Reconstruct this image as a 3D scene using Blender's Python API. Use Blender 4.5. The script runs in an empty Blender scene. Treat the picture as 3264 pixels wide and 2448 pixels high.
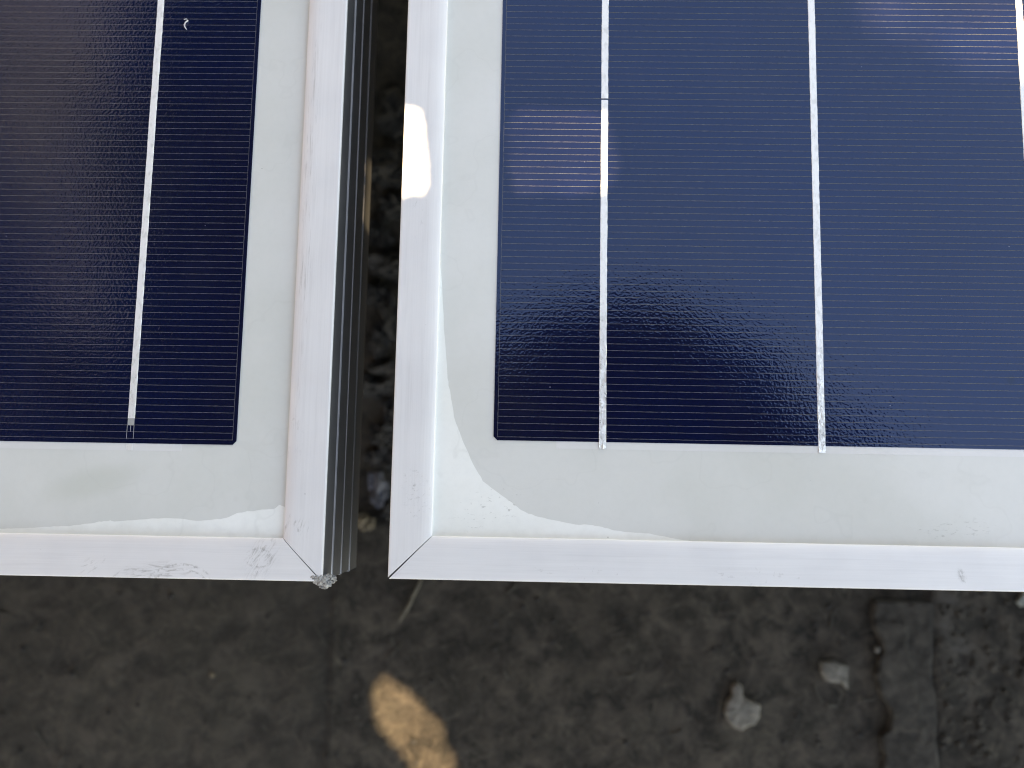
import bpy, bmesh, math, random
import numpy as np
from mathutils import Matrix, Vector, noise as mn

random.seed(7)
rng = np.random.default_rng(11)
sc = bpy.context.scene
COL = sc.collection
MM = 0.001
GZ = 190.0            # the glass of the right panel lies 190 mm above the ground

# ------------------------------------------------------------------ camera
CAM_R = np.array([[0.999707, -0.016957, 0.017301], [0.018941, 0.992368, -0.121844], [-0.015103, 0.122136, 0.992398]])
CAM_C = np.array([7.8169, -12.0800, 209.0965])      # millimetres, from the lower left cell corner of the right panel
FPX = 2788.22
cam_d = bpy.data.cameras.new('camera')
cam_d.sensor_width = 36.0
cam_d.sensor_fit = 'HORIZONTAL'
cam_d.lens = FPX / 3264 * 36
cam_d.clip_start = 0.01
cam_d.clip_end = 500
cam_d.dof.use_dof = True
cam_d.dof.focus_distance = 0.212
cam_d.dof.aperture_fstop = 11.0
cam = bpy.data.objects.new('camera', cam_d)
COL.objects.link(cam)
m = Matrix.Identity(4)
for i in range(3):
    for j in range(3):
        m[i][j] = CAM_R[i, j]
m.translation = ((CAM_C + np.array([0, 0, GZ])) * MM).tolist()
cam.matrix_world = m
sc.camera = cam

# ------------------------------------------------------------------ light
SUN = np.array([0.28, -0.05, 1.0])
SUN /= np.linalg.norm(SUN)
elev = math.asin(SUN[2])
azim = math.atan2(SUN[0], SUN[1])
world = bpy.data.worlds.new('World')
sc.world = world
world.use_nodes = True
wn = world.node_tree
sky = wn.nodes.new('ShaderNodeTexSky')
sky.sky_type = 'NISHITA'
sky.sun_disc = False
sky.sun_elevation = elev
sky.sun_rotation = azim
sky.air_density = 1.0
sky.dust_density = 0.05
sky.ozone_density = 1.0
bg = wn.nodes['Background']
bg.inputs['Strength'].default_value = 0.12
wn.links.new(sky.outputs[0], bg.inputs[0])
sun_d = bpy.data.lights.new('sun', 'SUN')
sun_d.energy = 3.0
sun_d.angle = math.radians(0.5)
sun_d.color = (1.0, 0.945, 0.82)
sun = bpy.data.objects.new('sun', sun_d)
COL.objects.link(sun)
sun.rotation_euler = Vector((-SUN).tolist()).to_track_quat('-Z', 'Y').to_euler()
sun.location = (0.6, -0.1, 3)
vs = sc.view_settings
sc.display_settings.display_device = 'sRGB'
vs.view_transform = 'Standard'
vs.look = 'None'
vs.gamma = 1.0
vs.use_curve_mapping = False
vs.exposure = 2.34
sc.cycles.filter_width = 1.1
vs.use_white_balance = True
vs.white_balance_temperature = 12500
vs.white_balance_tint = 14

# ------------------------------------------------------------------ helpers
def obj(name, me, mat=None, parent=None, kind=None):
    o = bpy.data.objects.new(name, me)
    COL.objects.link(o)
    if mat is not None:
        if len(me.materials) == 0:
            me.materials.append(mat)
    if parent is not None:
        o.parent = parent
    if kind:
        o['kind'] = kind
    return o

def tag(o, label, cat, group=None):
    o['label'] = label
    o['category'] = cat
    if group:
        o['group'] = group
    return o

def empty(name, mat4=None):
    o = bpy.data.objects.new(name, None)
    COL.objects.link(o)
    o.empty_display_size = 0.02
    if mat4 is not None:
        o.matrix_world = mat4
    return o

def mesh(name, verts, faces, smooth=False, scale=MM):
    me = bpy.data.meshes.new(name)
    me.from_pydata([(v[0] * scale, v[1] * scale, v[2] * scale) for v in verts], [], faces)
    me.validate()
    me.update()
    bm = bmesh.new()
    bm.from_mesh(me)
    bmesh.ops.recalc_face_normals(bm, faces=bm.faces)
    bm.to_mesh(me)
    bm.free()
    if smooth:
        me.polygons.foreach_set('use_smooth', [True] * len(me.polygons))
    return me

def prism(name, poly, z0, z1):
    n = len(poly)
    v = [(x, y, z0) for x, y in poly] + [(x, y, z1) for x, y in poly]
    f = [list(range(n))[::-1], list(range(n, 2 * n))]
    f += [(i, (i + 1) % n, n + (i + 1) % n, n + i) for i in range(n)]
    return mesh(name, v, f)

class NT:
    """small node-tree builder"""
    def __init__(self, name):
        self.mat = bpy.data.materials.new(name)
        self.mat.use_nodes = True
        self.t = self.mat.node_tree
        self.b = self.t.nodes['Principled BSDF']
    def n(self, typ, **kw):
        nd = self.t.nodes.new(typ)
        for k, v in kw.items():
            setattr(nd, k, v)
        return nd
    def put(self, sock, v):
        if hasattr(v, 'is_output'):
            self.t.links.new(v, sock)
        elif isinstance(v, (tuple, list)) and len(v) == 3 and sock.type == 'RGBA':
            sock.default_value = (*v, 1)
        else:
            sock.default_value = v
    def s(self, name, v):
        self.put(self.b.inputs[name], v)
    def math(self, op, a, b=0.0, c=None, clamp=False):
        nd = self.n('ShaderNodeMath', operation=op, use_clamp=clamp)
        self.put(nd.inputs[0], a); self.put(nd.inputs[1], b)
        if c is not None:
            self.put(nd.inputs[2], c)
        return nd.outputs[0]
    def coord_mm(self, world=False):
        """position in millimetres, in the thing's own coordinates"""
        if world:
            src = self.n('ShaderNodeNewGeometry').outputs['Position']
        else:
            src = self.n('ShaderNodeTexCoord').outputs['Object']
        nd = self.n('ShaderNodeVectorMath', operation='SCALE')
        self.put(nd.inputs[0], src); nd.inputs['Scale'].default_value = 1000.0
        return nd.outputs[0]
    def vscale(self, v, xyz):
        nd = self.n('ShaderNodeVectorMath', operation='MULTIPLY')
        self.put(nd.inputs[0], v); nd.inputs[1].default_value = xyz
        return nd.outputs[0]
    def vadd(self, v, w):
        nd = self.n('ShaderNodeVectorMath', operation='ADD')
        self.put(nd.inputs[0], v); self.put(nd.inputs[1], w)
        return nd.outputs[0]
    def noise(self, vec, scale, detail=2.0, rough=0.5, dist=0.0, out='Fac'):
        nd = self.n('ShaderNodeTexNoise')
        self.put(nd.inputs['Vector'], vec)
        nd.inputs['Scale'].default_value = scale
        nd.inputs['Detail'].default_value = detail
        nd.inputs['Roughness'].default_value = rough
        nd.inputs['Distortion'].default_value = dist
        return nd.outputs[out]
    def vor(self, vec, scale, out='Distance', feature='F1'):
        nd = self.n('ShaderNodeTexVoronoi', feature=feature)
        self.put(nd.inputs['Vector'], vec)
        nd.inputs['Scale'].default_value = scale
        return nd.outputs[out]
    def rng(self, v, a, b, c=0.0, d=1.0, smooth=True):
        nd = self.n('ShaderNodeMapRange', interpolation_type='SMOOTHSTEP' if smooth else 'LINEAR')
        self.put(nd.inputs['Value'], v)
        for k, x in zip(('From Min', 'From Max', 'To Min', 'To Max'), (a, b, c, d)):
            nd.inputs[k].default_value = x
        return nd.outputs['Result']
    def mix(self, fac, a, b, blend='MIX'):
        nd = self.n('ShaderNodeMix', data_type='RGBA', blend_type=blend)
        self.put(nd.inputs[0], fac); self.put(nd.inputs[6], a); self.put(nd.inputs[7], b)
        return nd.outputs[2]
    def bump(self, h, dist, strength=1.0, normal=None):
        nd = self.n('ShaderNodeBump')
        nd.inputs['Strength'].default_value = strength
        nd.inputs['Distance'].default_value = dist
        self.put(nd.inputs['Height'], h)
        if normal is not None:
            self.put(nd.inputs['Normal'], normal)
        return nd.outputs[0]
    def specks(self, vec, scale, size, keep):
        """scattered dots: about one in every 1/scale, of which only a share stays"""
        nd = self.n('ShaderNodeTexVoronoi', feature='F1')
        self.put(nd.inputs['Vector'], vec)
        nd.inputs['Scale'].default_value = scale
        sep = self.n('ShaderNodeSeparateColor')
        self.put(sep.inputs[0], nd.outputs['Color'])
        on = self.math('LESS_THAN', sep.outputs[0], keep)
        sz = self.math('MULTIPLY', self.math('ADD', sep.outputs[1], 0.25), size)
        near = self.math('LESS_THAN', nd.outputs['Distance'], sz)
        return self.math('MULTIPLY', on, near)
    def spot(self, vec, cx, cy, rx, ry, ang=0.0):
        """soft elliptical region, 1 in the middle"""
        mp = self.n('ShaderNodeMapping', vector_type='TEXTURE')
        self.put(mp.inputs['Vector'], vec)
        mp.inputs['Location'].default_value = (cx, cy, 0)
        mp.inputs['Rotation'].default_value = (0, 0, math.radians(ang))
        mp.inputs['Scale'].default_value = (rx, ry, 1000)
        ln = self.n('ShaderNodeVectorMath', operation='LENGTH')
        self.put(ln.inputs[0], mp.outputs[0])
        return self.rng(ln.outputs['Value'], 0.3, 1.0, 1.0, 0.0)

def glass_coat(t, vec, ior=1.38):
    """the pebbled front glass bonded over everything in the laminate"""
    h = t.noise(vec, 1.55, 1.0, 0.5)
    t.s('Coat Weight', 1.0)
    t.s('Coat IOR', ior)
    t.s('Coat Roughness', 0.025)
    nb = t.bump(h, 3.4e-5)
    t.s('Coat Normal', nb)
    t.s('Specular IOR Level', 0.0)
    return nb

# ------------------------------------------------------------------ materials
def mat_cell():
    t = NT('silicon')
    w = t.coord_mm(world=True)
    big = t.noise(w, 0.018, 2, 0.5)
    c = t.mix(t.rng(big, 0.35, 0.65), (0.0016, 0.0050, 0.032), (0.0040, 0.0048, 0.023))
    film = t.noise(w, 0.05, 5, 0.6)
    c = t.mix(t.rng(film, 0.42, 0.68, 0.0, 0.010), c, (0.30, 0.30, 0.30))
    fine = t.noise(w, 3.0, 2, 0.6)
    c = t.mix(t.rng(fine, 0.3, 0.75, 0.0, 0.35), c, (0.005, 0.009, 0.036))
    c = t.mix(t.math('MULTIPLY', t.specks(w, 0.30, 0.045, 0.4), 0.6), c, (0.20, 0.21, 0.26))
    c = t.mix(t.math('MULTIPLY', t.specks(w, 0.085, 0.018, 0.3), 0.8), c, (0.32, 0.32, 0.36))
    c = t.mix(t.math('MULTIPLY', t.spot(w, 123.2, 16.5, 1.5, 1.7), 0.8), c, (0.004, 0.003, 0.006))
    t.s('Base Color', c)
    t.s('Roughness', 0.10)
    t.s('Normal', glass_coat(t, w))
    # the blue anti-reflection film on the silicon
    t.s('Specular IOR Level', 0.72)
    t.s('Specular Tint', (0.02, 0.34, 0.86))
    return t.mat

def mat_white(name, col, dirt=0.5):
    t = NT(name)
    w = t.coord_mm(world=True)
    big = t.noise(w, 0.035, 3, 0.55)
    c = t.mix(t.rng(big, 0.35, 0.7, 0, 1), col, tuple(x * y for x, y in zip(col, (0.935, 0.94, 0.925))))
    fine = t.noise(w, 0.6, 3, 0.6)
    c = t.mix(t.rng(fine, 0.35, 0.8, 0.0, 0.06), c, (0.45, 0.46, 0.44))
    c = t.mix(t.math('MULTIPLY', t.specks(w, 0.11, 0.016, 0.55), 0.8), c, (0.13, 0.125, 0.12))
    c = t.mix(t.math('MULTIPLY', t.specks(w, 0.28, 0.018, 0.25), 0.6), c, (0.25, 0.24, 0.23))
    # grime that gathers where the smear meets the frame
    sm = t.spot(w, 0, -16, 14, 6, 20)
    st = t.noise(t.vscale(w, (0.5, 1.1, 1)), 1.3, 4, 0.65)
    c = t.mix(t.math('MULTIPLY', t.math('MULTIPLY', sm, t.rng(st, 0.60, 0.72)), dirt), c, (0.28, 0.28, 0.26))
    sm2 = t.spot(w, 108, -19, 13, 4, 5)
    c = t.mix(t.math('MULTIPLY', t.math('MULTIPLY', sm2, t.rng(st, 0.55, 0.7)), dirt), c, (0.30, 0.30, 0.28))
    sm3 = t.spot(w, -97, -12, 16, 5, 15)
    c = t.mix(t.math('MULTIPLY', sm3, 0.5), c, (0.56, 0.58, 0.53))
    # silt along the frame lip and dried water marks
    sp = t.n('ShaderNodeSeparateXYZ')
    t.put(sp.inputs[0], w)
    wob = t.math('MULTIPLY', t.math('SUBTRACT', t.noise(w, 0.25, 4, 0.6), 0.5), 5.0)
    lip = t.rng(t.math('ADD', sp.outputs[1], wob), -20.5, -24.0)
    c = t.mix(t.math('MULTIPLY', lip, 0.22 * dirt), c, (0.36, 0.35, 0.32))
    ring = t.math('ABSOLUTE', t.math('SUBTRACT', t.noise(w, 0.045, 3, 0.5), 0.55))
    c = t.mix(t.rng(ring, 0.012, 0.0, 0.0, 0.13 * dirt), c, (0.42, 0.42, 0.40))
    c = t.mix(t.rng(t.noise(w, 1.6, 5, 0.75), 0.62, 0.74, 0, 0.20 * dirt), c, (0.30, 0.29, 0.27))
    t.s('Base Color', c)
    t.s('Roughness', 0.7)
    glass_coat(t, w, 1.6)
    return t.mat

def mat_ribbon():
    t = NT('tinned_ribbon')
    w = t.coord_mm(world=True)
    n1 = t.noise(t.vscale(w, (1, 0.5, 1)), 0.9, 3, 0.6)
    c = t.mix(t.rng(n1, 0.45, 0.7), (0.90, 0.91, 0.92), (0.74, 0.75, 0.75))
    # solder pits, thicker towards the lower end of the ribbon
    sp = t.n('ShaderNodeSeparateXYZ')
    t.put(sp.inputs[0], w)
    low = t.math('MULTIPLY', t.rng(sp.outputs[1], 45.0, -1.0, 0.0, 1.0), t.rng(sp.outputs[0], -40.0, -20.0, 0.25, 1.0))
    t.s('Metallic', t.math('ADD', 0.15, t.math('MULTIPLY', low, 0.7)))
    pit = t.noise(t.vscale(w, (1.6, 1.0, 1)), 1.0, 4, 0.7)
    pm = t.math('MULTIPLY', t.rng(pit, 0.58, 0.66), t.math('ADD', t.math('MULTIPLY', low, 0.55), 0.10))
    c = t.mix(pm, c, (0.16, 0.17, 0.17))
    t.s('Base Color', c)
    t.s('Roughness', 0.42)
    h = t.noise(t.vscale(w, (1.0, 0.8, 1)), 1.1, 3, 0.6)
    t.s('Normal', t.bump(t.math('MULTIPLY', h, t.math('ADD', t.math('MULTIPLY', low, 1.6), 0.25)), 2.6e-4))
    glass_coat(t, w)
    t.s('Specular IOR Level', 0.5)
    return t.mat

def mat_finger():
    t = NT('printed_silver')
    w = t.coord_mm(world=True)
    n1 = t.noise(w, 1.5, 2, 0.6)
    t.s('Base Color', t.mix(t.rng(n1, 0.3, 0.7), (0.075, 0.077, 0.088), (0.125, 0.126, 0.134)))
    t.s('Roughness', 0.5)
    glass_coat(t, w)
    return t.mat

def mat_frame(name, side, flat):
    t = NT(name)
    w = t.coord_mm()
    c0 = (0.80, 0.80, 0.815)
    big = t.noise(w, 0.05, 3, 0.55)
    c = t.mix(t.rng(big, 0.35, 0.7, 0, 0.6), c0, (0.73, 0.73, 0.75))
    streak = t.noise(t.vscale(w, (0.05, 1, 1) if flat else (1, 0.05, 1)), 0.7, 3, 0.6)
    c = t.mix(t.rng(streak, 0.48, 0.75, 0, 0.15), c, (0.50, 0.49, 0.50))
    grain = t.noise(t.vscale(w, (0.02, 3, 3) if flat else (3, 0.02, 3)), 1.0, 3, 0.7)
    c = t.mix(t.rng(grain, 0.35, 0.65, 0.06, 0.0), c, (0.40, 0.40, 0.41))
    c = t.mix(t.math('MULTIPLY', t.specks(w, 0.20, 0.022, 0.6), 0.85), c, (0.15, 0.145, 0.14))
    c = t.mix(t.math('MULTIPLY', t.specks(w, 0.4, 0.022, 0.3), 0.6), c, (0.30, 0.29, 0.28))
    fine = t.noise(t.vscale(w, (1, 1, 1)), 0.9, 5, 0.7)
    dirt = (0.20, 0.185, 0.17)
    def smudge(c, cx, cy, rx, ry, ang, stretch, sc_, lo, hi, amt):
        mp = t.n('ShaderNodeMapping', vector_type='TEXTURE')
        t.put(mp.inputs['Vector'], w)
        mp.inputs['Location'].default_value = (cx, cy, 0)
        mp.inputs['Rotation'].default_value = (0, 0, math.radians(ang))
        mp.inputs['Scale'].default_value = stretch
        st = t.noise(mp.outputs[0], sc_, 5, 0.7, 0.6)
        return t.mix(t.math('MULTIPLY', t.math('MULTIPLY', t.spot(w, cx, cy, rx, ry, ang), t.rng(st, lo - 0.03, hi + 0.04)), amt * 0.8), c, dirt)
    if side == 'L':
        c = smudge(c, -16, -29.9, 12, 2.6, 3, (3.5, 0.6, 1), 0.9, 0.50, 0.68, 0.75)
        c = smudge(c, -33, -29.5, 7, 2.4, 35, (2.0, 0.5, 1), 0.9, 0.55, 0.70, 0.6)
        c = smudge(c, 8, -26.5, 7, 4.5, 60, (2.2, 0.5, 1), 0.8, 0.50, 0.66, 0.7)
        c = smudge(c, 14.5, -19, 3.5, 8, 75, (2.5, 0.45, 1), 0.7, 0.55, 0.70, 0.65)
        c = smudge(c, 15.0, 60, 2.6, 75, 0, (0.45, 9, 1), 0.9, 0.52, 0.68, 0.45)
        c = smudge(c, 14.5, 2, 3.0, 9, 0, (0.8, 2.0, 1), 0.8, 0.55, 0.75, 0.40)
        # ring-shaped scuff left by something round
        for (cx, cy, r0, wd, amt) in ((-11, -34.5, 6.2, 0.45, 0.75), (-11, -34.8, 5.4, 0.3, 0.6), (7.3, -26.6, 2.3, 0.35, 0.6), (-22, -34.2, 4.6, 0.35, 0.5)):
            mp = t.n('ShaderNodeMapping', vector_type='TEXTURE')
            t.put(mp.inputs['Vector'], w)
            mp.inputs['Location'].default_value = (cx, cy, 0)
            mp.inputs['Scale'].default_value = (1.35, 1, 1000)
            ln = t.n('ShaderNodeVectorMath', operation='LENGTH')
            t.put(ln.inputs[0], mp.outputs[0])
            d = t.math('ABSOLUTE', t.math('SUBTRACT', t.math('ADD', ln.outputs['Value'], t.math('MULTIPLY', t.math('SUBTRACT', fine, 0.5), 1.6)), r0))
            ring = t.rng(d, wd, 0.0)
            c = t.mix(t.math('MULTIPLY', t.math('MULTIPLY', ring, t.rng(fine, 0.42, 0.66)), amt * 0.7), c, dirt)
    else:
        c = smudge(c, -18, -13, 5, 8, 15, (1.0, 0.6, 1), 1.0, 0.56, 0.72, 0.6)
        c = smudge(c, -19, 62, 4, 20, 0, (0.7, 2, 1), 0.8, 0.58, 0.75, 0.35)
        c = smudge(c, 109, -29.5, 1.2, 2.2, 20, (0.6, 1.2, 1), 1.2, 0.42, 0.60, 0.75)
        c = smudge(c, 62, -30.5, 16, 3, 0, (1, 1, 1), 0.9, 0.60, 0.72, 0.6)
        c = smudge(c, 20, -30.5, 20, 3, 0, (1, 1, 1), 0.9, 0.62, 0.74, 0.5)
    t.s('Base Color', c)
    t.s('Metallic', 0.22)
    t.s('Roughness', t.rng(fine, 0.2, 0.8, 0.44, 0.60))
    t.s('Normal', t.bump(t.noise(w, 3.0, 2, 0.6), 1.2e-5))
    return t.mat

def mat_simple(name, a, b, scale, rough=0.9, bump=0.0, bscale=1.0, metallic=0.0):
    t = NT(name)
    w = t.coord_mm(world=True)
    n1 = t.noise(w, scale, 4, 0.65)
    t.s('Base Color', t.mix(t.rng(n1, 0.3, 0.7), a, b))
    t.s('Roughness', rough)
    t.s('Metallic', metallic)
    if bump:
        t.s('Normal', t.bump(t.noise(w, bscale, 4, 0.65), bump))
    return t.mat

def mat_ground():
    t = NT('dirty_concrete')
    w = t.coord_mm(world=True)
    a = t.noise(w, 0.022, 5, 0.65, 0.4)
    b = t.noise(w, 0.095, 8, 0.64, 0.6)
    f = t.noise(w, 0.8, 4, 0.75)
    c = t.mix(t.rng(b, 0.40, 0.62, smooth=False), (0.0055, 0.0043, 0.0034), (0.076, 0.061, 0.049))
    c = t.mix(t.rng(a, 0.56, 0.36, 0, 0.7), c, (0.0115, 0.0088, 0.0066))
    c = t.mix(t.rng(a, 0.54, 0.66, 0, 0.4), c, (0.072, 0.061, 0.047))
    # trampled fibres and scrapes
    for ang, s, lo in ((25, 0.10, 0.56), (-48, 0.09, 0.57), (78, 0.08, 0.58)):
        mp = t.n('ShaderNodeMapping', vector_type='TEXTURE')
        t.put(mp.inputs['Vector'], w)
        mp.inputs['Rotation'].default_value = (0, 0, math.radians(ang))
        mp.inputs['Scale'].default_value = (1, 0.18, 1)
        st = t.noise(mp.outputs[0], s, 5, 0.65, 0.6)
        c = t.mix(t.rng(st, lo, lo + 0.12, 0, 0.65), c, (0.090, 0.075, 0.058))
    c = t.mix(t.rng(f, 0.40, 0.70, 0, 0.40), c, (0.062, 0.054, 0.043))
    c = t.mix(t.rng(f, 0.48, 0.30, 0, 0.5), c, (0.008, 0.0065, 0.005))
    c = t.mix(t.math('MULTIPLY', t.spot(w, 196, -72, 11, 34, 4), t.rng(b, 0.40, 0.60, 0.1, 0.8)), c, (0.085, 0.079, 0.072))
    c = t.mix(t.math('MULTIPLY', t.spot(w, 95, -60, 18, 14, 0), t.rng(b, 0.42, 0.60, 0.0, 0.6)), c, (0.085, 0.074, 0.060))
    c = t.mix(t.math('MULTIPLY', t.specks(w, 0.06, 0.07, 0.35), 0.5), c, (0.11, 0.098, 0.08))
    # the left slab is a little greyer and paler than the right one
    sp = t.n('ShaderNodeSeparateXYZ')
    t.put(sp.inputs[0], w)
    left = t.rng(sp.outputs[0], -72.0, -78.0)
    c = t.mix(t.math('MULTIPLY', left, 0.28), c, (0.060, 0.054, 0.045))
    t.s('Base Color', c)
    t.s('Roughness', 0.95)
    t.s('Normal', t.bump(t.math('ADD', f, t.math('MULTIPLY', b, 2.0)), 9e-4))
    return t.mat

M_CELL = mat_cell()
M_WHITE = mat_white('white_backing', (0.70, 0.708, 0.69))
M_SMEAR = mat_white('white_sealant', (0.90, 0.915, 0.895), 0.7)
M_STRIP = mat_white('white_tape', (0.735, 0.735, 0.74), 0.2)
M_RIB = mat_ribbon()
M_FING = mat_finger()
M_PAD = mat_simple('grey_solder_pad', (0.30, 0.31, 0.31), (0.38, 0.38, 0.38), 1.0, 0.5)
M_FRAME = {(k, h): mat_frame('anodised_aluminium', k, h) for k in 'LR' for h in (True, False)}
M_SIDE = mat_simple('shaded_aluminium_side', (0.30, 0.31, 0.325), (0.36, 0.37, 0.385), 0.05, 0.42, 0, 1, 0.85)  # same aluminium as the rail tops, coloured darker for the shade in the gap
M_GROUND = mat_ground()
M_CHIP = mat_simple('pale_concrete', (0.10, 0.093, 0.082), (0.185, 0.172, 0.152), 0.25, 0.95, 4e-4, 0.8)
M_MORTAR = mat_simple('grey_mortar', (0.019, 0.0165, 0.0138), (0.055, 0.048, 0.041), 0.16, 0.95, 7e-4, 0.6)
M_STONE = mat_simple('rubble_stone', (0.011, 0.0103, 0.0100), (0.030, 0.0275, 0.0265), 0.15, 0.9, 5e-4, 0.5)
M_STONE_B = mat_simple('bluish_stone', (0.05, 0.054, 0.068), (0.09, 0.095, 0.115), 0.15, 0.9, 5e-4, 0.5)
M_STONE_T = mat_simple('tan_stone', (0.10, 0.08, 0.056), (0.16, 0.13, 0.09), 0.15, 0.9, 5e-4, 0.5)
M_STRAW = mat_simple('dry_straw', (0.085, 0.077, 0.06), (0.13, 0.115, 0.09), 0.3, 0.8)
M_FLAKE = mat_simple('greenish_plaster', (0.16, 0.175, 0.165), (0.26, 0.275, 0.26), 0.3, 0.9, 4e-4, 0.8)
M_LINT = mat_simple('white_lint', (0.62, 0.63, 0.66), (0.75, 0.75, 0.77), 1.0, 0.9)
M_GLUE = mat_simple('gritty_glue', (0.20, 0.20, 0.20), (0.50, 0.50, 0.50), 1.3, 0.25, 7e-4, 1.5)
M_BLOCK = mat_simple('concrete_block', (0.16, 0.155, 0.145), (0.24, 0.235, 0.22), 0.03, 0.95, 5e-4, 0.3)
M_WALL = mat_simple('rose_plaster', (0.58, 0.45, 0.45), (0.70, 0.56, 0.56), 0.01, 0.95, 1e-3, 0.1)
M_LEAF = mat_simple('leaf_green', (0.035, 0.065, 0.018), (0.075, 0.115, 0.032), 0.01, 0.6)
M_BARK = mat_simple('bark', (0.07, 0.055, 0.04), (0.14, 0.115, 0.09), 0.05, 0.95, 2e-3, 0.05)

# ------------------------------------------------------------------ ground, one sheet to the horizon
def axis(a, b, step, far):
    core = list(np.arange(a, b + step * 0.5, step))
    out, d, x = [], step, b
    while x < far:
        d *= 1.35
        x += d
        out.append(x)
    neg, d, x = [], step, a
    while x > -far:
        d *= 1.35
        x -= d
        neg.append(x)
    return np.array(neg[::-1] + core + out)

def ground_h(x, y):
    v = Vector((x, y, 0.0))
    if abs(x) > 600 or abs(y) > 600:
        return 6.0 * mn.noise(v * 0.002)
    h = 2.2 * mn.noise(v * 0.011) + 1.1 * mn.noise(v * 0.05) + 0.5 * mn.noise(v * 0.17)
    xs = -75.0 + 1.2 * mn.noise(Vector((0.0, y * 0.05, 3.0)))
    d = x - xs
    h += 1.5 * math.exp(-(d / 1.6) ** 2) - 0.7 * math.exp(-((d + 3.0) / 1.5) ** 2)
    if d < 0:
        h += 0.8
    h += 2.0 * min(1.0, max(0.0, (x - 186.0) / 3.0))
    if y > -28:      # broken floor behind, where the rubble lies
        h -= 6.0 * min(1.0, (y + 28) / 5.0) * (0.7 + 0.5 * mn.noise(v * 0.04))
    return h

gx = axis(-260, 262, 2.0, 40000)
gy = axis(-190, 230, 2.0, 40000)
nx, ny = len(gx), len(gy)
gv = [(x, y, ground_h(x, y)) for y in gy for x in gx]
gf = [(j * nx + i, j * nx + i + 1, (j + 1) * nx + i + 1, (j + 1) * nx + i) for j in range(ny - 1) for i in range(nx - 1)]
obj('ground', mesh('ground', gv, gf, True), M_GROUND, kind='structure')

# low concrete plinths that carry the panels, set back under them
PANEL_L = Matrix(((0.999989, -0.001364, -0.004391, -62.179 * MM), (0.001369, 0.999999, 0.001002, -2.208 * MM),
                  (0.00439, -0.001008, 0.99999, (-1.522 + GZ) * MM), (0, 0, 0, 1)))
PANEL_R = Matrix.Translation((0, 0, GZ * MM))
for mat4, x0, x1 in ((PANEL_R, 60, 290), (PANEL_L, -290, -90)):
    p = prism('plinth', [(x0, 60), (x1, 60), (x1, 420), (x0, 420)], -210, -38.6)
    o = obj('plinth', p, M_BLOCK, kind='structure')
    o.matrix_world = mat4

# plastered wall added out of view to put a rosy sheen in the left glass
wv = prism('wall', [(-1210, -900), (-1010, -900), (-1010, 3600), (-1210, 3600)], -GZ - 60, 1880)
wall = obj('added_plaster_body', wv, M_WALL)
wall.location.z = GZ * MM
cop = obj('added_coping', prism('added_coping', [(-1235, -920), (-985, -920), (-985, 3620), (-1235, 3620)], 1880.5, 1935), M_BLOCK)
wroot = empty('wall', Matrix.Translation((-1.11, 1.35, 0)))
tag(wroot, 'rose plastered wall added unseen left of the panels to tint their glass', 'wall')
for q in (wall, cop):
    q.parent = wroot
    q.matrix_parent_inverse = Matrix.Translation((1.11, -1.35, 0))
cop.location.z = GZ * MM

# ------------------------------------------------------------------ solar panels
CELL, GAP = 156.0, 3.0

def cell_mesh():
    c = 0.9
    return prism('solar_cell', [(c, 0), (CELL - c, 0), (CELL, c), (CELL, CELL - c), (CELL - c, CELL), (c, CELL), (0, CELL - c), (0, c)], 0.08, 0.18)

def finger_mesh(off):
    v, f = [], []
    z = 0.20
    r = random.Random(3)
    def strip(p0, p1, wid, seg):
        (x0, y0), (x1, y1) = p0, p1
        L = math.hypot(x1 - x0, y1 - y0)
        n = max(2, int(L / seg))
        tx, ty = (x1 - x0) / L, (y1 - y0) / L
        b = len(v)
        for i in range(n + 1):
            s = L * i / n
            wob = r.uniform(-0.018, 0.018)
            h = wid * 0.5 * r.uniform(0.72, 1.3)
            cx, cy = x0 + tx * s - ty * wob, y0 + ty * s + tx * wob
            v.append((cx - ty * h, cy + tx * h, z)); v.append((cx + ty * h, cy - tx * h, z))
        for i in range(n):
            f.append((b + 2 * i, b + 2 * i + 1, b + 2 * i + 3, b + 2 * i + 2))
    y, last = off, off
    while y < CELL - 0.5:
        strip((0.9, y), (CELL - 0.9, y), 0.12, 0.7)
        last = y
        y += 1.6366
    strip((0.95, off), (0.95, last), 0.10, 0.8)
    strip((CELL - 0.95, off), (CELL - 0.95, last), 0.10, 0.8)
    return mesh('contact_fingers', v, f)

def ribbon_mesh(x, y0, y1, wid=1.72, seed=0, crumple=0.0):
    """tinned ribbon lying over the cell, edges slightly uneven"""
    r = random.Random(seed)
    n = max(2, int((y1 - y0) / 1.2))
    v, f = [], []
    for i in range(n + 1):
        y = y0 + (y1 - y0) * i / n
        e = 0.04
        k = crumple * max(0.0, 1 - (y - y0) / 30)
        cs = x + 0.05 * mn.noise(Vector((0, y * 0.08, seed)))
        h = wid / 2
        z = 0.29
        v += [(cs - h + r.uniform(-e, e), y, 0.19), (cs - h + 0.06 + r.uniform(-e, e), y, z + r.uniform(-k, k)),
              (cs + r.uniform(-.2, .2) * (k > 0), y, z + r.uniform(-k, k)),
              (cs + h - 0.06 + r.uniform(-e, e), y, z + r.uniform(-k, k)), (cs + h + r.uniform(-e, e), y, 0.19)]
    for i in range(n):
        for k in range(4):
            a = 5 * i + k
            f.append((a, a + 1, a + 6, a + 5))
    f.append((0, 1, 2, 3, 4)); f.append(tuple(5 * n + k for k in (4, 3, 2, 1, 0)))
    return mesh('busbar_ribbon', v, f)

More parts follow.
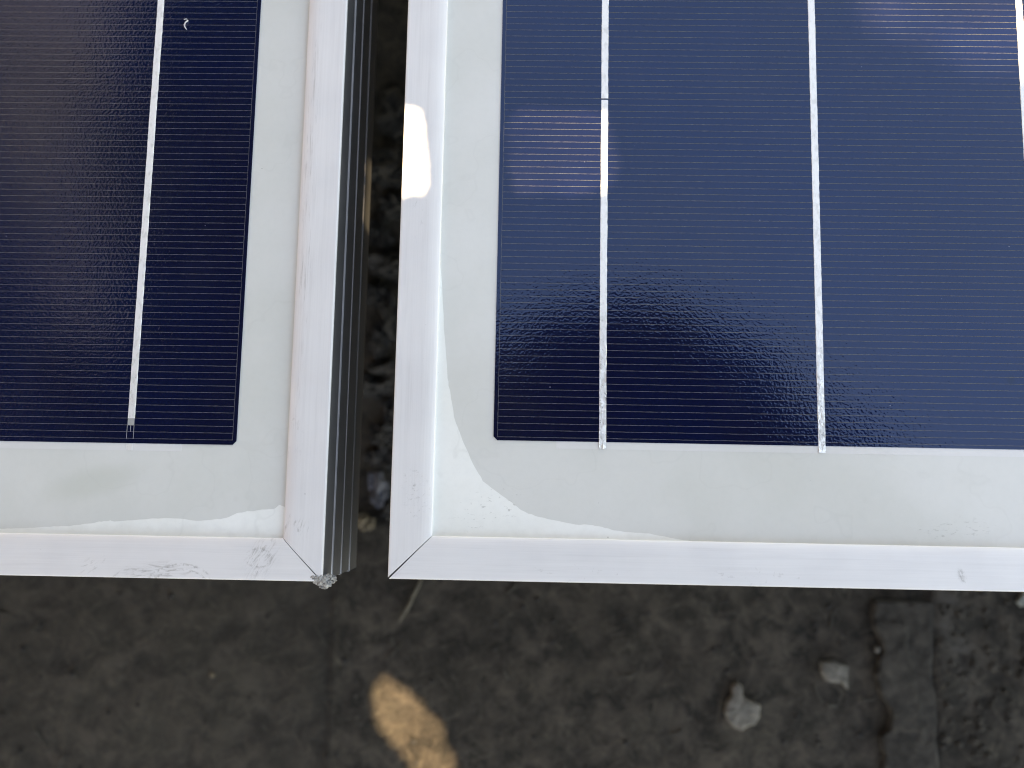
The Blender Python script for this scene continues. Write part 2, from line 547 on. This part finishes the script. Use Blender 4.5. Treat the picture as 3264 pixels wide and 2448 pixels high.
RAIL_PROFILE = [  # (distance inward from the outer face, height), millimetres; glass face at 0
    (10.0, 0.05), (10.0, 0.86), (9.93, 0.96), (9.75, 1.06), (9.5, 1.15), (9.2, 1.235), (8.85, 1.31), (8.45, 1.375), (8.0, 1.43), (7.5, 1.47), (6.9, 1.495), (6.2, 1.5),
    (0.40, 1.5), (0.14, 1.43), (0.03, 1.25),
    (0.0, 0.9), (0.0, -7.55), (-0.20, -7.7), (-0.22, -7.95), (-0.05, -8.02), (-0.05, -8.2), (-0.24, -8.28), (-0.26, -8.6), (0.0, -8.75),
    (0.0, -18.4), (-0.20, -18.5), (-0.22, -18.9), (-0.05, -19.0), (-0.05, -28.8), (-0.26, -28.9), (-0.28, -29.4), (-0.1, -29.5), (-0.1, -38.5),
    (22.0, -38.5), (22.0, -36.9), (1.6, -36.9), (1.6, -4.3), (9.0, -4.3), (9.0, -4.15), (1.6, -4.15), (1.6, 0.05)]
RAIL_PROFILE = RAIL_PROFILE[:-4] + [(1.6, 0.05)]

def rail_mesh(rect, side, lip, gap0=0.0, gap1=0.0):
    """one extruded rail with mitred ends; rect = x0,y0,x1,y1 of the outer face"""
    x0, y0, x1, y1 = rect
    if side == 'bottom':
        o, a, n_, L = (x0, y0), (1, 0), (0, 1), x1 - x0
    elif side == 'top':
        o, a, n_, L = (x1, y1), (-1, 0), (0, -1), x1 - x0
    elif side == 'left':
        o, a, n_, L = (x0, y1), (0, -1), (1, 0), y1 - y0
    else:
        o, a, n_, L = (x1, y0), (0, 1), (-1, 0), y1 - y0
    v, f = [], []
    prof = [(s * lip / 10.0 if 0 < s < 10.5 else s, z) for s, z in RAIL_PROFILE]
    k = len(prof)
    for e in (0, 1):
        for s, z in prof:
            g = 0.07 + (gap0 if e == 0 else gap1) * (1 - min(1, max(0, s / 10)))
            tt = s + g if e == 0 else L - s - g
            v.append((o[0] + a[0] * tt + n_[0] * s, o[1] + a[1] * tt + n_[1] * s, z))
    for i in range(k):
        j = (i + 1) % k
        f.append((i, j, k + j, k + i))
    f.append(tuple(range(k))[::-1])
    f.append(tuple(range(k, 2 * k)))
    return mesh('frame_rail', v, f)

CELL_ME = cell_mesh()
FING_R, FING_L = finger_mesh(0.834), finger_mesh(1.166)

def panel(mat4, label, rect, cells, side, lip, strip, smear, gaps):
    root = empty('solar_panel', mat4)
    tag(root, label, 'solar panel', 'solar panels lying side by side')
    x0, y0, x1, y1 = rect
    obj('glass_laminate', prism('glass_laminate', [(x0 + 8.3, y0 + 8.3), (x1 - 8.3, y0 + 8.3), (x1 - 8.3, y1 - 8.3), (x0 + 8.3, y1 - 8.3)], -4.0, 0.0), M_WHITE, root)
    for s in ('bottom', 'right', 'top', 'left'):
        rm = rail_mesh(rect, s, lip, *gaps.get(s, (0, 0)))
        rm.materials.append(M_FRAME[side, s in ('bottom', 'top')]); rm.materials.append(M_SIDE)
        for pg in rm.polygons:      # the outer side takes the darker, shade-toned aluminium
            if pg.center.z < 0.95 * MM and pg.center.z < -0.3 * MM:
                pg.material_index = 1
        obj('frame_rail', rm, None, root)
    obj('insulation_strip', prism('insulation_strip', strip, 0.0, 0.06), M_STRIP, root)
    obj('sealant_smear', prism('sealant_smear', smear, 0.0, 0.035), M_SMEAR, root)
    out = []
    for (cx, cy) in cells:
        c = obj('solar_cell', CELL_ME, M_CELL, root)
        c.location = (cx * MM, cy * MM, 0)
        fg = obj('contact_fingers', FING_R if side == 'R' else FING_L, M_FING, c, 'stuff')
        out.append(c)
    return root, out

R_RECT = (-23.98, -32.89, 340.0, 510.0)
L_RECT = (-338.0, -31.83, 22.6, 511.0)
R_CELLS = [(i * 159.0, j * 159.0) for j in range(3) for i in range(2)]
L_CELLS = [(-156.0 - i * 159.0, j * 159.0) for j in range(3) for i in range(2)]
SM_R = [(-16, 46), (-14.19, 46.22), (-13.72, 40.71), (-12.63, 26.67), (-11.4, 14.6), (-10.64, 11.4), (-9.63, 5.54), (-7.27, -0.51), (-4.62, -6.0), (-2.32, -9.82), (1.59, -12.6), (4.71, -14.71), (6.93, -16.43), (10.24, -17.73), (14.34, -18.57), (19.83, -19.56), (23.9, -19.62), (26.09, -19.99), (28.82, -20.74), (32.09, -21.07), (36.15, -21.28), (39.69, -21.79), (42.92, -22.34), (47.28, -22.95), (49, -25), (-16, -25)]
SM_L = [(-100, -21.9), (-70, -21.6), (-55.99, -21.0), (-52.34, -20.85), (-47.64, -20.62), (-42.87, -20.16), (-39.23, -20.09), (-34.19, -19.37), (-32.02, -18.85), (-29.75, -18.66), (-28.07, -18.77), (-22.49, -18.23), (-16.11, -17.74), (-12.48, -17.82), (-8.54, -18.27), (-4.4, -17.87), (-1.33, -17.4), (1.1, -16.24), (3.05, -15.9), (5.6, -15.56), (8.38, -15.25), (10.18, -15.0), (11.12, -14.12), (12.35, -14.55), (14.5, -14.4), (14.5, -24), (-100, -24)]
def roughen(poly, lo, hi):
    out = []
    for k in range(len(poly)):
        a, b = poly[k], poly[(k + 1) % len(poly)]
        n = 4 if lo <= k < hi else 1
        for q in range(n):
            s = q / n
            x, y = a[0] + (b[0] - a[0]) * s, a[1] + (b[1] - a[1]) * s
            if q:
                x += 0.22 * mn.noise(Vector((x * 0.9, y * 0.9, 1.0))); y += 0.22 * mn.noise(Vector((x * 0.9, y * 0.9, 7.0)))
            out.append((x, y))
    return out
SM_R, SM_L = roughen(SM_R, 1, 23), roughen(SM_L, 2, 23)

pr, rc = panel(PANEL_R, 'right-hand solar panel with dark blue cell, three shiny ribbons and clean silver frame corner', R_RECT, R_CELLS, 'R', 10.03,
               [(15.0, -1.75), (320, -1.75), (320, 2), (15.0, 2)], SM_R, {'left': (0, 0.22), 'bottom': (0.20, 0)})
pl, lc = panel(PANEL_L, 'left-hand solar panel with scuffed frame corner, grooved side and a glue lump', L_RECT, L_CELLS, 'L', 9.85,
               [(-320, -1.75), (-13.3, -1.75), (-13.3, 2), (-320, 2)], SM_L, {'bottom': (0, 0.12), 'right': (0.08, 0)})

# ribbons of the right panel: they hang over the lower edge of the bottom cells
for ci, (cx, cy) in enumerate(R_CELLS):
    for k, bx in enumerate((26, 78, 130)):
        if ci == 0 and k == 0:
            obj('busbar_ribbon', ribbon_mesh(bx, -1.55, 85.55, seed=3, crumple=0.10), M_RIB, rc[ci])
            obj('busbar_ribbon', ribbon_mesh(bx, 85.95, 157.5, seed=4), M_RIB, rc[ci])
        else:
            obj('busbar_ribbon', ribbon_mesh(bx, -1.6 if cy == 0 else -1.4, 157.4, seed=10 + ci * 3 + k, crumple=0.08 if cy == 0 else 0), M_RIB, rc[ci])
# ribbons of the left panel: they stop short of the lower edge
for ci, (cx, cy) in enumerate(L_CELLS):
    for k, bx in enumerate((26, 78, 130)):
        obj('busbar_ribbon', ribbon_mesh(bx, 6.0, 157.4, seed=40 + ci * 3 + k), M_RIB, lc[ci])
        if cy == 0:
            v = [(bx - .82, 4.35, .205), (bx + .82, 4.35, .205), (bx + .82, 5.95, .205), (bx - .82, 5.95, .205)]
            f = [(0, 1, 2, 3)]
            for lx, ya, yb in ((bx - .85, 1.1, 4.35), (bx + .80, 1.1, 4.35), (bx + 0.0, 2.8, 4.35)):
                b = len(v)
                v += [(lx - .055, ya, .205), (lx + .055, ya, .205), (lx + .055, yb, .205), (lx - .055, yb, .205)]
                f.append((b, b + 1, b + 2, b + 3))
            obj('contact_pad', mesh('contact_pad', v, f), M_PAD, lc[ci])
            obj('ribbon_tab', prism('ribbon_tab', [(bx - .82, -1.75), (bx + .8, -1.75), (bx + .82, -.02), (bx - .8, -.02)], 0.065, 0.10), M_RIB, lc[ci])

def lump(parts, seed, jag=0.25, sub=2):
    """one mesh of overlapping uneven lumps: (x, y, z, rx, ry, rz)"""
    bm = bmesh.new()
    for i, (x, y, z, rx, ry, rz) in enumerate(parts):
        r = bmesh.ops.create_icosphere(bm, subdivisions=sub, radius=1.0)
        for v in r['verts']:
            k = 1 + jag * mn.noise(v.co * 1.7 + Vector((seed + i * 3.1, 0, 0))) + jag * 0.6 * mn.noise(v.co * 4.1 + Vector((seed, i, 0)))
            v.co = Vector((x + v.co.x * rx * k, y + v.co.y * ry * k, z + v.co.z * rz * k)) * MM
    me = bpy.data.meshes.new('lump')
    bm.to_mesh(me)
    bm.free()
    return me

gl = [(22.3, -31.6, 0.8, 1.5, 1.3, 1.1), (21.2, -31.0, 1.1, 1.1, .8, .6), (23.2, -32.3, -0.2, 1.2, 1.1, 1.6), (22.4, -32.9, -.6, 1.0, .8, 1.4), (24.0, -31.6, -1.5, 1.2, 1.0, 2.2),
      (20.4, -30.9, 1.3, .7, .5, .4), (23.4, -30.8, 0.3, .9, .6, 1.0)  , (21.8, -32.2, .5, .9, .6, .6)]
obj('glue_lump', lump(gl, 5, 0.55, 3), M_GLUE, pl)

# ------------------------------------------------------------------ things lying on the ground (z measured from the ground)
def on_ground(name, me, mat, label, cat, group=None, smooth=False):
    o = obj(name, me, mat)
    tag(o, label, cat, group)
    return o

def chip_mesh(outline, h, seed):
    cx = sum(p[0] for p in outline) / len(outline)
    cy = sum(p[1] for p in outline) / len(outline)
    pts = []
    for k in range(len(outline)):
        a, b = outline[k], outline[(k + 1) % len(outline)]
        pts += [a, ((a[0] + b[0]) / 2 + random.uniform(-.2, .2), (a[1] + b[1]) / 2 + random.uniform(-.2, .2))]
    n = len(pts)
    z0 = ground_h(cx, cy)
    v = []
    for s, z in ((1.0, -2.0), (1.03, h * 0.55), (0.92, h * 0.95), (0.55, h * 1.08)):
        for (x, y) in pts:
            v.append((cx + (x - cx) * s, cy + (y - cy) * s, z0 + z + (0.5 * mn.noise(Vector((x * .35, y * .35, seed))) if z > 0 else 0)))
    v.append((cx, cy, z0 + h * 1.05))
    f = []
    for r in range(3):
        for i in range(n):
            j = (i + 1) % n
            f.append((r * n + i, r * n + j, (r + 1) * n + j, (r + 1) * n + i))
    for i in range(n):
        f.append((3 * n + i, 3 * n + (i + 1) % n, 4 * n))
    return mesh('chip', v, f)

CHIP1 = [(101.86, -93.0), (103.84, -94.41), (104.03, -98.77), (106.75, -100.4), (111.71, -102.46), (111.13, -107.29), (109.09, -110.7), (106.1, -111.25), (103.09, -113.23), (100.13, -111.86), (97.18, -109.05), (96.22, -105.7), (97.26, -101.34), (99.54, -98.38), (99.84, -94.5)]
CHIP2 = [(138.64, -83.92), (143.65, -83.08), (146.62, -84.23), (150.59, -85.12), (150.19, -90.47), (150.06, -95.32), (147.4, -92.48), (143.42, -92.32), (140.44, -91.66), (138.78, -88.3)]
FL = [(226.0, -53.0), (226.5, -51.5), (231, -51.8), (232, -57.5), (228.5, -57.0), (225.5, -58.0), (223.6, -56)]
on_ground('concrete_chip', chip_mesh(CHIP1, 3.4, 2), M_CHIP, 'pale thumb-shaped concrete chip with narrow top, on the dark ground', 'concrete chip', 'pale chips on the ground')
on_ground('concrete_chip', chip_mesh(CHIP2, 3.2, 9), M_CHIP, 'small squarish pale concrete chip beside the raised mortar strip', 'concrete chip', 'pale chips on the ground')
on_ground('plaster_flake', chip_mesh(FL, 2, 4), M_FLAKE, 'whitish flake at the frame edge near the right picture border', 'flake')

# raised strip of mortar
ML = [(162.87, -55.5), (161.39, -63.46), (161.99, -68.39), (164.83, -73.74), (165.19, -78.15), (163.01, -83.58), (161.84, -88.96), (162.72, -92.83), (164.54, -98.12), (167.88, -102.4), (168.21, -107.2), (167.07, -111.55), (163.51, -114.51), (163.88, -118.32), (165.24, -122.11), (164.09, -126.89), (166, -150), (163, -190)]
MR = [(188.61, -55.5), (189.42, -60.4), (188.37, -67.83), (187.63, -80.11), (187.15, -92.29), (188.45, -97.11), (188.55, -106.74), (187.67, -116.34), (188.45, -121.57), (188.75, -126.31), (190, -150), (187, -190)]
ys = np.arange(-55.5, -190, -0.9)
lx = np.interp(-ys, [-p[1] for p in ML], [p[0] for p in ML])
rx = np.interp(-ys, [-p[1] for p in MR], [p[0] for p in MR])
v, f = [], []
NC = 28
for r, y in enumerate(ys):
    end = min(1.0, r / 2.0)
    for k in range(NC + 3):
        if k == 0 or k == NC + 2:
            x, z = (lx[r] - .4 if k == 0 else rx[r] + .8), -4.0
        else:
            s = (k - 1) / NC
            jl = 0.7 * mn.noise(Vector((1.0, y * 0.3, 0))) * (1 - s)
            x = lx[r] + jl + (rx[r] - lx[r]) * s
            rim = min(1.0, s / 0.04 + 0.55, (1 - s) / 0.08 + 0.35)
            z = 2.6 * rim + 0.45 * mn.noise(Vector((x * .10, y * .10, 5))) + 0.40 * mn.noise(Vector((x * .33, y * .33, 2))) + 0.3 * mn.noise(Vector((x * .8, y * .8, 4)))
            crack = x - (176 + 0.18 * (-75 - y) + 3 * mn.noise(Vector((0, y * .08, 9))))   # a broken skin along the middle
            if -112 < y < -66 and crack < 0:
                z += 0.9
            z = z * end - 3 * (1 - end)
        v.append((x, y, z))
W = NC + 3
for r in range(len(ys) - 1):
    for k in range(W - 1):
        f.append((r * W + k, r * W + k + 1, (r + 1) * W + k + 1, (r + 1) * W + k))
o = obj('mortar_strip', mesh('mortar_strip', v, f, True), M_MORTAR)
tag(o, 'raised rough grey mortar strip with ragged left edge, running down the ground', 'mortar strip')

def stone(x, y, rx, ry, rz, mat, label, group, seed):
    z = ground_h(x, y) + rz * 0.55
    o = obj('rubble_stone', lump([(x, y, z, rx, ry, rz), (x + rx * .35, y - ry * .3, z - rz * .2, rx * .7, ry * .75, rz * .8)], seed, 0.8, 3), mat)
    tag(o, label, 'stone', group)
    return o
GR = 'stones in the gap between the panels'
stone(-58.5, 11.5, 5.5, 5.0, 5.5, M_STONE, 'rounded grey stone in the gap, just above the slanting olive one', GR, 1)
stone(-57.5, 1.5, 7.0, 4.0, 4.5, M_STONE, 'slanting olive-grey stone in the gap, between a rounded and a bluish stone', GR, 2)
stone(-59.5, -12, 4.2, 7.0, 5.5, M_STONE_B, 'pale bluish oval stone low in the gap between the panels', GR, 3)
stone(-64.8, -27.2, 3.6, 3.4, 3.0, M_STONE_T, 'small tan stone at the lowest end of the gap, against the grooved side', GR, 4)
stone(-53.2, -22, 3.0, 4.5, 4.0, M_STONE, 'narrow grey stone in the gap, half hidden by the right frame', GR, 5)
dim = [(-54.5, 24, 4, 6, 5), (-64, 35, 8, 5, 5), (-56, 43, 7, 4, 6), (-61, 55, 4, 8, 4), (-54.5, 66, 5, 9, 6), (-64, 78, 6, 5, 4), (-56, 92, 9, 6, 6), (-63, 108, 5, 9, 5), (-56, 121, 6, 5, 6), (-61, 138, 9, 7, 6), (-58, 165, 9, 10, 6)]
for i, (x, y, a, b, c) in enumerate(dim):
    stone(x, y, a, b, c, M_STONE, 'dark blurred rubble stone deep in the upper part of the gap', 'dark rubble deep in the gap', 20 + i)

def tube(pts, rad, sides=6):
    v, f = [], []
    P = [Vector(p) for p in pts]
    for i, p in enumerate(P):
        d = (P[min(i + 1, len(P) - 1)] - P[max(i - 1, 0)]).normalized()
        a = d.orthogonal().normalized()
        b = d.cross(a)
        r = rad[i] if isinstance(rad, (list, tuple)) else rad
        for k in range(sides):
            t = 2 * math.pi * k / sides
            v.append(tuple(p + a * r * math.cos(t) + b * r * math.sin(t)))
    n = len(P)
    for i in range(n - 1):
        for k in range(sides):
            j = (k + 1) % sides
            f.append((i * sides + k, i * sides + j, (i + 1) * sides + j, (i + 1) * sides + k))
    f.append(tuple(range(sides))[::-1]); f.append(tuple((n - 1) * sides + k for k in range(sides)))
    return v, f

def tube_mesh(name, pts, rad, sides=6):
    return mesh(name, *tube(pts, rad, sides), True)

st = [(-37.5, -50), (-38.99, -54.57), (-41.2, -58.6), (-42.87, -62.76), (-45.4, -67.2), (-47.25, -70.92)]
o = obj('straw', tube_mesh('straw', [(x, y, ground_h(x, y) + 1.4) for x, y in st], [.6, .8, .85, .8, .7, .3]), M_STRAW)
tag(o, 'thin dry straw lying on the ground just below the right panel corner', 'straw')
o = obj('pebble', lump([(163.2, -78.0, 1.8, 1.1, 1.7, 1.3)], 71, .2), M_CHIP)
tag(o, 'tiny pale pebble lodged at the ragged edge of the mortar strip', 'pebble')
o = obj('pebble', lump([(-129.3, -95.2, ground_h(-129.3, -95.2) + .6, 1.2, 1.0, .9)], 75, .2), M_STONE_T)
tag(o, 'tiny yellowish pebble alone on the ground below the left panel', 'pebble')
# curled lint on the left glass
lint = [(-19.6, 108.9), (-18.9, 109.0), (-18.6, 108.6), (-19.1, 108.0), (-19.4, 107.4), (-19.2, 106.8), (-18.7, 106.1)]
o = obj('lint', tube_mesh('lint', [(x, y, .45 + .15 * (i % 2)) for i, (x, y) in enumerate(lint)], [.10, .16, .22, .17, .20, .17, .05], 5), M_LINT)
o.matrix_world = PANEL_L
tag(o, 'curled white lint scrap lying on the dark glass of the left panel', 'lint')

# crumbs and dry bits nobody could count
def crumbs(n, box, smin, smax, seed):
    r = random.Random(seed)
    bm = bmesh.new()
    for _ in range(n):
        x, y = r.uniform(box[0], box[2]), r.uniform(box[1], box[3])
        s = smin + (smax - smin) * r.random() ** 3
        q = bmesh.ops.create_icosphere(bm, subdivisions=1, radius=1)
        sx, sy, sz = s * r.uniform(.6, 1.3), s * r.uniform(.6, 1.3), s * r.uniform(.4, .8)
        z = ground_h(x, y) + sz * .5
        for vv in q['verts']:
            k = r.uniform(.7, 1.2)
            vv.co = Vector((x + vv.co.x * sx * k, y + vv.co.y * sy * k, z + vv.co.z * sz * k)) * MM
    me = bpy.data.meshes.new('crumbs')
    bm.to_mesh(me)
    bm.free()
    return me
obj('mortar_crumbs', crumbs(420, (190, -150, 250, -45), .4, 2.2, 5), M_MORTAR, kind='stuff')
obj('grit', crumbs(420, (-250, -160, 162, -30), .3, 1.6, 6), M_STONE, kind='stuff')
bits_v, bits_f = [], []
r = random.Random(12)
for _ in range(24):
    x, y, a, L = r.uniform(-240, 160), r.uniform(-165, -35), r.uniform(0, math.pi), r.uniform(3, 11)
    pts = []
    for k in range(4):
        s = (k / 3 - .5) * L
        xx, yy = x + math.cos(a) * s, y + math.sin(a) * s
        a += r.uniform(-.15, .15)
        pts.append((xx, yy, ground_h(xx, yy) + .5))
    tv, tf = tube(pts, r.uniform(.25, .7), 4)
    b = len(bits_v)
    bits_v += tv
    bits_f += [tuple(i + b for i in q) for q in tf]
obj('dry_bits', mesh('dry_bits', bits_v, bits_f), mat_simple('dull_straw', (0.042, 0.037, 0.030), (0.075, 0.068, 0.056), 0.05), kind='stuff')

# ------------------------------------------------------------------ tree added out of view to shade the panels and darken their glass
# leaves stand over the left and near side and leave the sky open to the right and behind;
# gaps are cut between them so the sun falls through in flecks
def mirror_px(P):
    """where a point above shows up when seen in the glass"""
    q = (P * np.array([1, 1, -1]) - CAM_C) @ CAM_R
    q = np.where(np.abs(q) < 1e-6, 1e-6, q)
    return 1632 + FPX * q[:, 0] / -q[:, 2], 1224 - FPX * q[:, 1] / -q[:, 2]
EDGE_U = [-1e5, 1350, 1351, 1580, 1800, 2050, 2250, 2450, 2650, 2800, 2900, 3000, 3300, 6000, 1e5]
EDGE_V = [-1e6, -1e6, 1125, 1095, 1070, 1045, 1115, 1240, 1380, 1480, 1610, 1735, 2050, 4500, 9e4]  # added leaves are trimmed to this outline to shape the dark reflection
def shaded(P, slack=0.0):
    u, v = mirror_px(P)
    return v + slack > np.interp(u, EDGE_U, EDGE_V)

FLECKS = [([(-28.0, 81.0), (-24.39, 81.1), (-21.6, 81.1), (-20.4, 77.77), (-19.6, 69.67), (-19.4, 62.0), (-19.6, 61.2), (-23.98, 61.1), (-28.0, 61.0)], 1.5),
          ([(3.57, 78.69), (5.86, 82.01), (23.9, 81.82), (25.88, 78.97), (26.71, 70.83), (25.97, 63.55), (22.5, 61.9), (4.65, 62.06), (2.94, 70.52)], 0.0),
          ([(106, 128), (142, 128), (142, 112), (134.09, 109.62), (118.37, 108.2), (109.85, 110.63)], 0.0),
          ([(-56.5, -104.4), (-55.5, -98.2), (-53.1, -97.0), (-49, -100.2), (-47, -100.0), (-42.48, -103.0), (-31.5, -113.3), (-24.5, -126.2), (-18.4, -140.2), (-36.5, -140.6), (-39, -133), (-37.5, -130), (-42.5, -126), (-43.5, -121.5), (-48, -119.5), (-49, -116.5), (-54, -116), (-53.5, -110)], -190.0)]
def poly_sd(px, py, poly):
    """signed distance to a polygon, negative inside"""
    d = np.full(px.shape, 1e18)
    ins = np.zeros(px.shape, bool)
    n = len(poly)
    for i in range(n):
        ax, ay = poly[i]
        bx, by = poly[(i + 1) % n]
        ex, ey = bx - ax, by - ay
        wx, wy = px - ax, py - ay
        s = np.clip((wx * ex + wy * ey) / (ex * ex + ey * ey), 0, 1)
        d = np.minimum(d, (wx - ex * s) ** 2 + (wy - ey * s) ** 2)
        c = (ay > py) != (by > py)
        with np.errstate(divide='ignore', invalid='ignore'):
            xi = ax + (py - ay) * ex / (ey if ey != 0 else 1e-12)
        ins ^= c & (px < xi)
    d = np.sqrt(d)
    return np.where(ins, -d, d)

def leaves(P, size, sizej, r, flat=0.75):
    """leaf frames: base, long axis, short axis, sizes"""
    n = len(P)
    nz = r.normal(size=(n, 3)) * np.array([1 - flat, 1 - flat, 0.0]) * 1.6 + np.array([0, 0, 1.0])
    nz /= np.linalg.norm(nz, axis=1)[:, None]
    a = r.normal(size=(n, 3))
    a -= (a * nz).sum(1)[:, None] * nz
    a /= np.linalg.norm(a, axis=1)[:, None]
    b = np.cross(nz, a)
    L = size * r.uniform(1 - sizej, 1 + sizej, n)
    return P, a, b, nz, L

def clear_of_flecks(fr, k_far, base):
    P, a, b, nz, L = fr
    ok = np.ones(len(P), bool)
    g = [(s, w) for s in np.linspace(0, 1, 9) for w in (-1, -.5, 0, .5, 1)]
    for poly, z in FLECKS:
        tt = (P[:, 2] - z) / SUN[2]
        c0 = P - SUN * tt[:, None]
        cx, cy = sum(p[0] for p in poly) / len(poly), sum(p[1] for p in poly) / len(poly)
        near = np.nonzero(np.hypot(c0[:, 0] - cx, c0[:, 1] - cy) < 140)[0]
        if len(near) == 0:
            continue
        bad = np.zeros(len(near), bool)
        for s, w in g:
            hw = 0.27 * math.sin(math.pi * min(1, s ** 0.8)) * w
            Q = P[near] + a[near] * (L[near] * s)[:, None] + b[near] * (L[near] * hw)[:, None]
            t2 = (Q[:, 2] - z) / SUN[2]
            q = Q - SUN * t2[:, None]
            bad |= poly_sd(q[:, 0], q[:, 1], poly) < base + k_far * t2
        ok[near[bad]] = False
    return ok

def leaf_mesh(name, frames):
    V, F = [], []
    base = 0
    for (P, a, b, nz, L) in frames:
        n = len(P)
        Lc = L[:, None]
        pts = [P, P + a * Lc * .30 + b * Lc * .22 + nz * Lc * .04, P + a * Lc * .62 + b * Lc * .24 + nz * Lc * .05, P + a * Lc - nz * Lc * .06,
               P + a * Lc * .62 - b * Lc * .24 + nz * Lc * .05, P + a * Lc * .30 - b * Lc * .22 + nz * Lc * .04]
        V.append(np.stack(pts, 1).reshape(-1, 3))
        i = base + np.arange(n) * 6
        F.append(np.stack([np.stack([i, i + 1, i + 2, i + 3], 1), np.stack([i, i + 3, i + 4, i + 5], 1)], 1).reshape(-1, 4))
        base += n * 6
    V = np.concatenate(V) * MM
    V[:, 2] += GZ * MM
    F = np.concatenate(F)
    me = bpy.data.meshes.new(name)
    me.vertices.add(len(V)); me.vertices.foreach_set('co', V.ravel())
    me.loops.add(F.size); me.loops.foreach_set('vertex_index', F.ravel().astype(np.int32))
    me.polygons.add(len(F))
    me.polygons.foreach_set('loop_start', np.arange(0, F.size, 4, dtype=np.int32))
    me.update(calc_edges=True)
    me.validate()
    return me

sets = []
# wide crown
N = 42000
H = rng.uniform(900, 1900, N)
X = rng.uniform(-1700, 1300, N)
Y = rng.uniform(-700, 1300, N)
P = np.stack([X, Y, H], 1)
clump = np.array([mn.noise(Vector((x * .0045, y * .0045, h * .0045))) for x, y, h in P])
rel = (P - CAM_C * np.array([1, 1, -1])) / (P[:, 2:3] + CAM_C[2])
rad = np.hypot((rel[:, 0] + 0.16) / 0.70, (rel[:, 1] - 0.16) / 0.50)
mu, mv = mirror_px(P)
thin = (mu < 330 + 0.12 * (900 - mv)) & (mv < 900)
keep = shaded(P) & ((X > -930) | (H > 2000)) & (~thin | (rng.random(N) < 0.06)) & (rad < 1 + 0.15 * clump) & (clump > -0.02 - 0.5 * (rel[:, 0] > -0.05))
P = P[keep]
fr = leaves(P, 75, .3, rng)
tips = P + fr[1] * fr[4][:, None]
ok = clear_of_flecks(fr, .0050, 4.0) & shaded(tips)
sets.append(tuple(q[ok] for q in fr))
# added boughs placed in the sun's way
N = 20000
dist = rng.uniform(1050, 2200, N)
off = np.stack([rng.uniform(-430, 430, N), rng.uniform(-430, 430, N), np.zeros(N)], 1)
P = off + SUN * dist[:, None]
P = P[shaded(P)]
fr = leaves(P, 70, .3, rng, .85)
tips = P + fr[1] * fr[4][:, None]
ok = clear_of_flecks(fr, .0050, 2.0) & shaded(tips, 40)
sets.append(tuple(q[ok] for q in fr))
# small low leaves placed to edge the sun flecks
for fi, (poly, z) in enumerate(FLECKS):
    if fi == 2:
        continue
    xs_, ys_ = [p[0] for p in poly], [p[1] for p in poly]
    N = 24000 if fi == 0 else 11000 if z > -100 else 3800
    q = np.stack([rng.uniform(min(xs_) - 42, max(xs_) + 42, N), rng.uniform(min(ys_) - 42, max(ys_) + 42, N), np.full(N, z)], 1)
    lo = (300 if fi == 0 else 430 if fi == 1 else 480)
    P = q + SUN * rng.uniform(lo, lo + 170, N)[:, None]
    P = P[shaded(P, 60)]
    fr = leaves(P, 8.5 if fi == 0 else 11.5 if z > -100 else 24, .35, rng, .9)
    ok = clear_of_flecks(fr, .0020, 0.0)
    sets.append(tuple(w_[ok] for w_ in fr))

# far leaves that cross the two beams falling on the dark cell, so that only part of the sun gets through
for fi, cnt in ((1, 17), (2, 18)):
    poly, z = FLECKS[fi]
    xs_, ys_ = [p[0] for p in poly], [p[1] for p in poly]
    q = np.stack([rng.uniform(min(xs_) - 9, max(xs_) + 9, cnt), rng.uniform(min(ys_) - 9, max(ys_) + 9, cnt), np.full(cnt, z)], 1)
    sets.append(leaves(q + SUN * rng.uniform(1900, 2300, cnt)[:, None], 14, .3, rng, .9))

tree = empty('tree', Matrix.Translation((-1.7, -1.9, 0)))
tag(tree, 'leafy tree added unseen over the panels to shade them and darken their glass', 'tree')
inv = Matrix.Translation((1.7, 1.9, 0))
limbs_v, limbs_f = [], []
def limb(pts, rad):
    tv, tf = tube([(x, y, z) for x, y, z in pts], rad, 9)
    b = len(limbs_v)
    limbs_v.extend(tv)
    limbs_f.extend([tuple(i + b for i in q_) for q_ in tf])
limb([(-1700, -1900, -40), (-1690, -1890, 300), (-1640, -1860, 900), (-1550, -1780, 1500), (-1400, -1650, 2050), (-1150, -1400, 2500)], [135, 110, 95, 85, 65, 30])
limb([(-1550, -1780, 1500), (-1200, -1450, 1850), (-800, -1150, 2050), (-350, -800, 2150), (150, -520, 2080), (430, -330, 1900)], [60, 48, 40, 30, 20, 8])
limb([(-1600, -1820, 1250), (-1750, -1300, 1700), (-1650, -700, 2000), (-1500, -100, 2150), (-1350, 600, 2200)], [55, 45, 34, 24, 10])
limb([(-1400, -1650, 2050), (-900, -1800, 2300), (-200, -1750, 2400), (500, -1500, 2350)], [50, 38, 26, 10])
limb([(-800, -1150, 2050), (-600, -600, 2200), (-520, -150, 2250), (-600, 300, 2280)], [30, 22, 15, 7])
limb([(150, -520, 2080), (260, -360, 1500), (220, -230, 900), (150, -120, 560), (120, -20, 430)], [12, 8, 5, 3, 1.5])
tr = obj('added_trunk', mesh('added_trunk', limbs_v, limbs_f, True), M_BARK, tree)
tr.matrix_parent_inverse = inv
cr = obj('added_crown', leaf_mesh('added_crown', sets), M_LEAF, tree)
cr.matrix_parent_inverse = inv
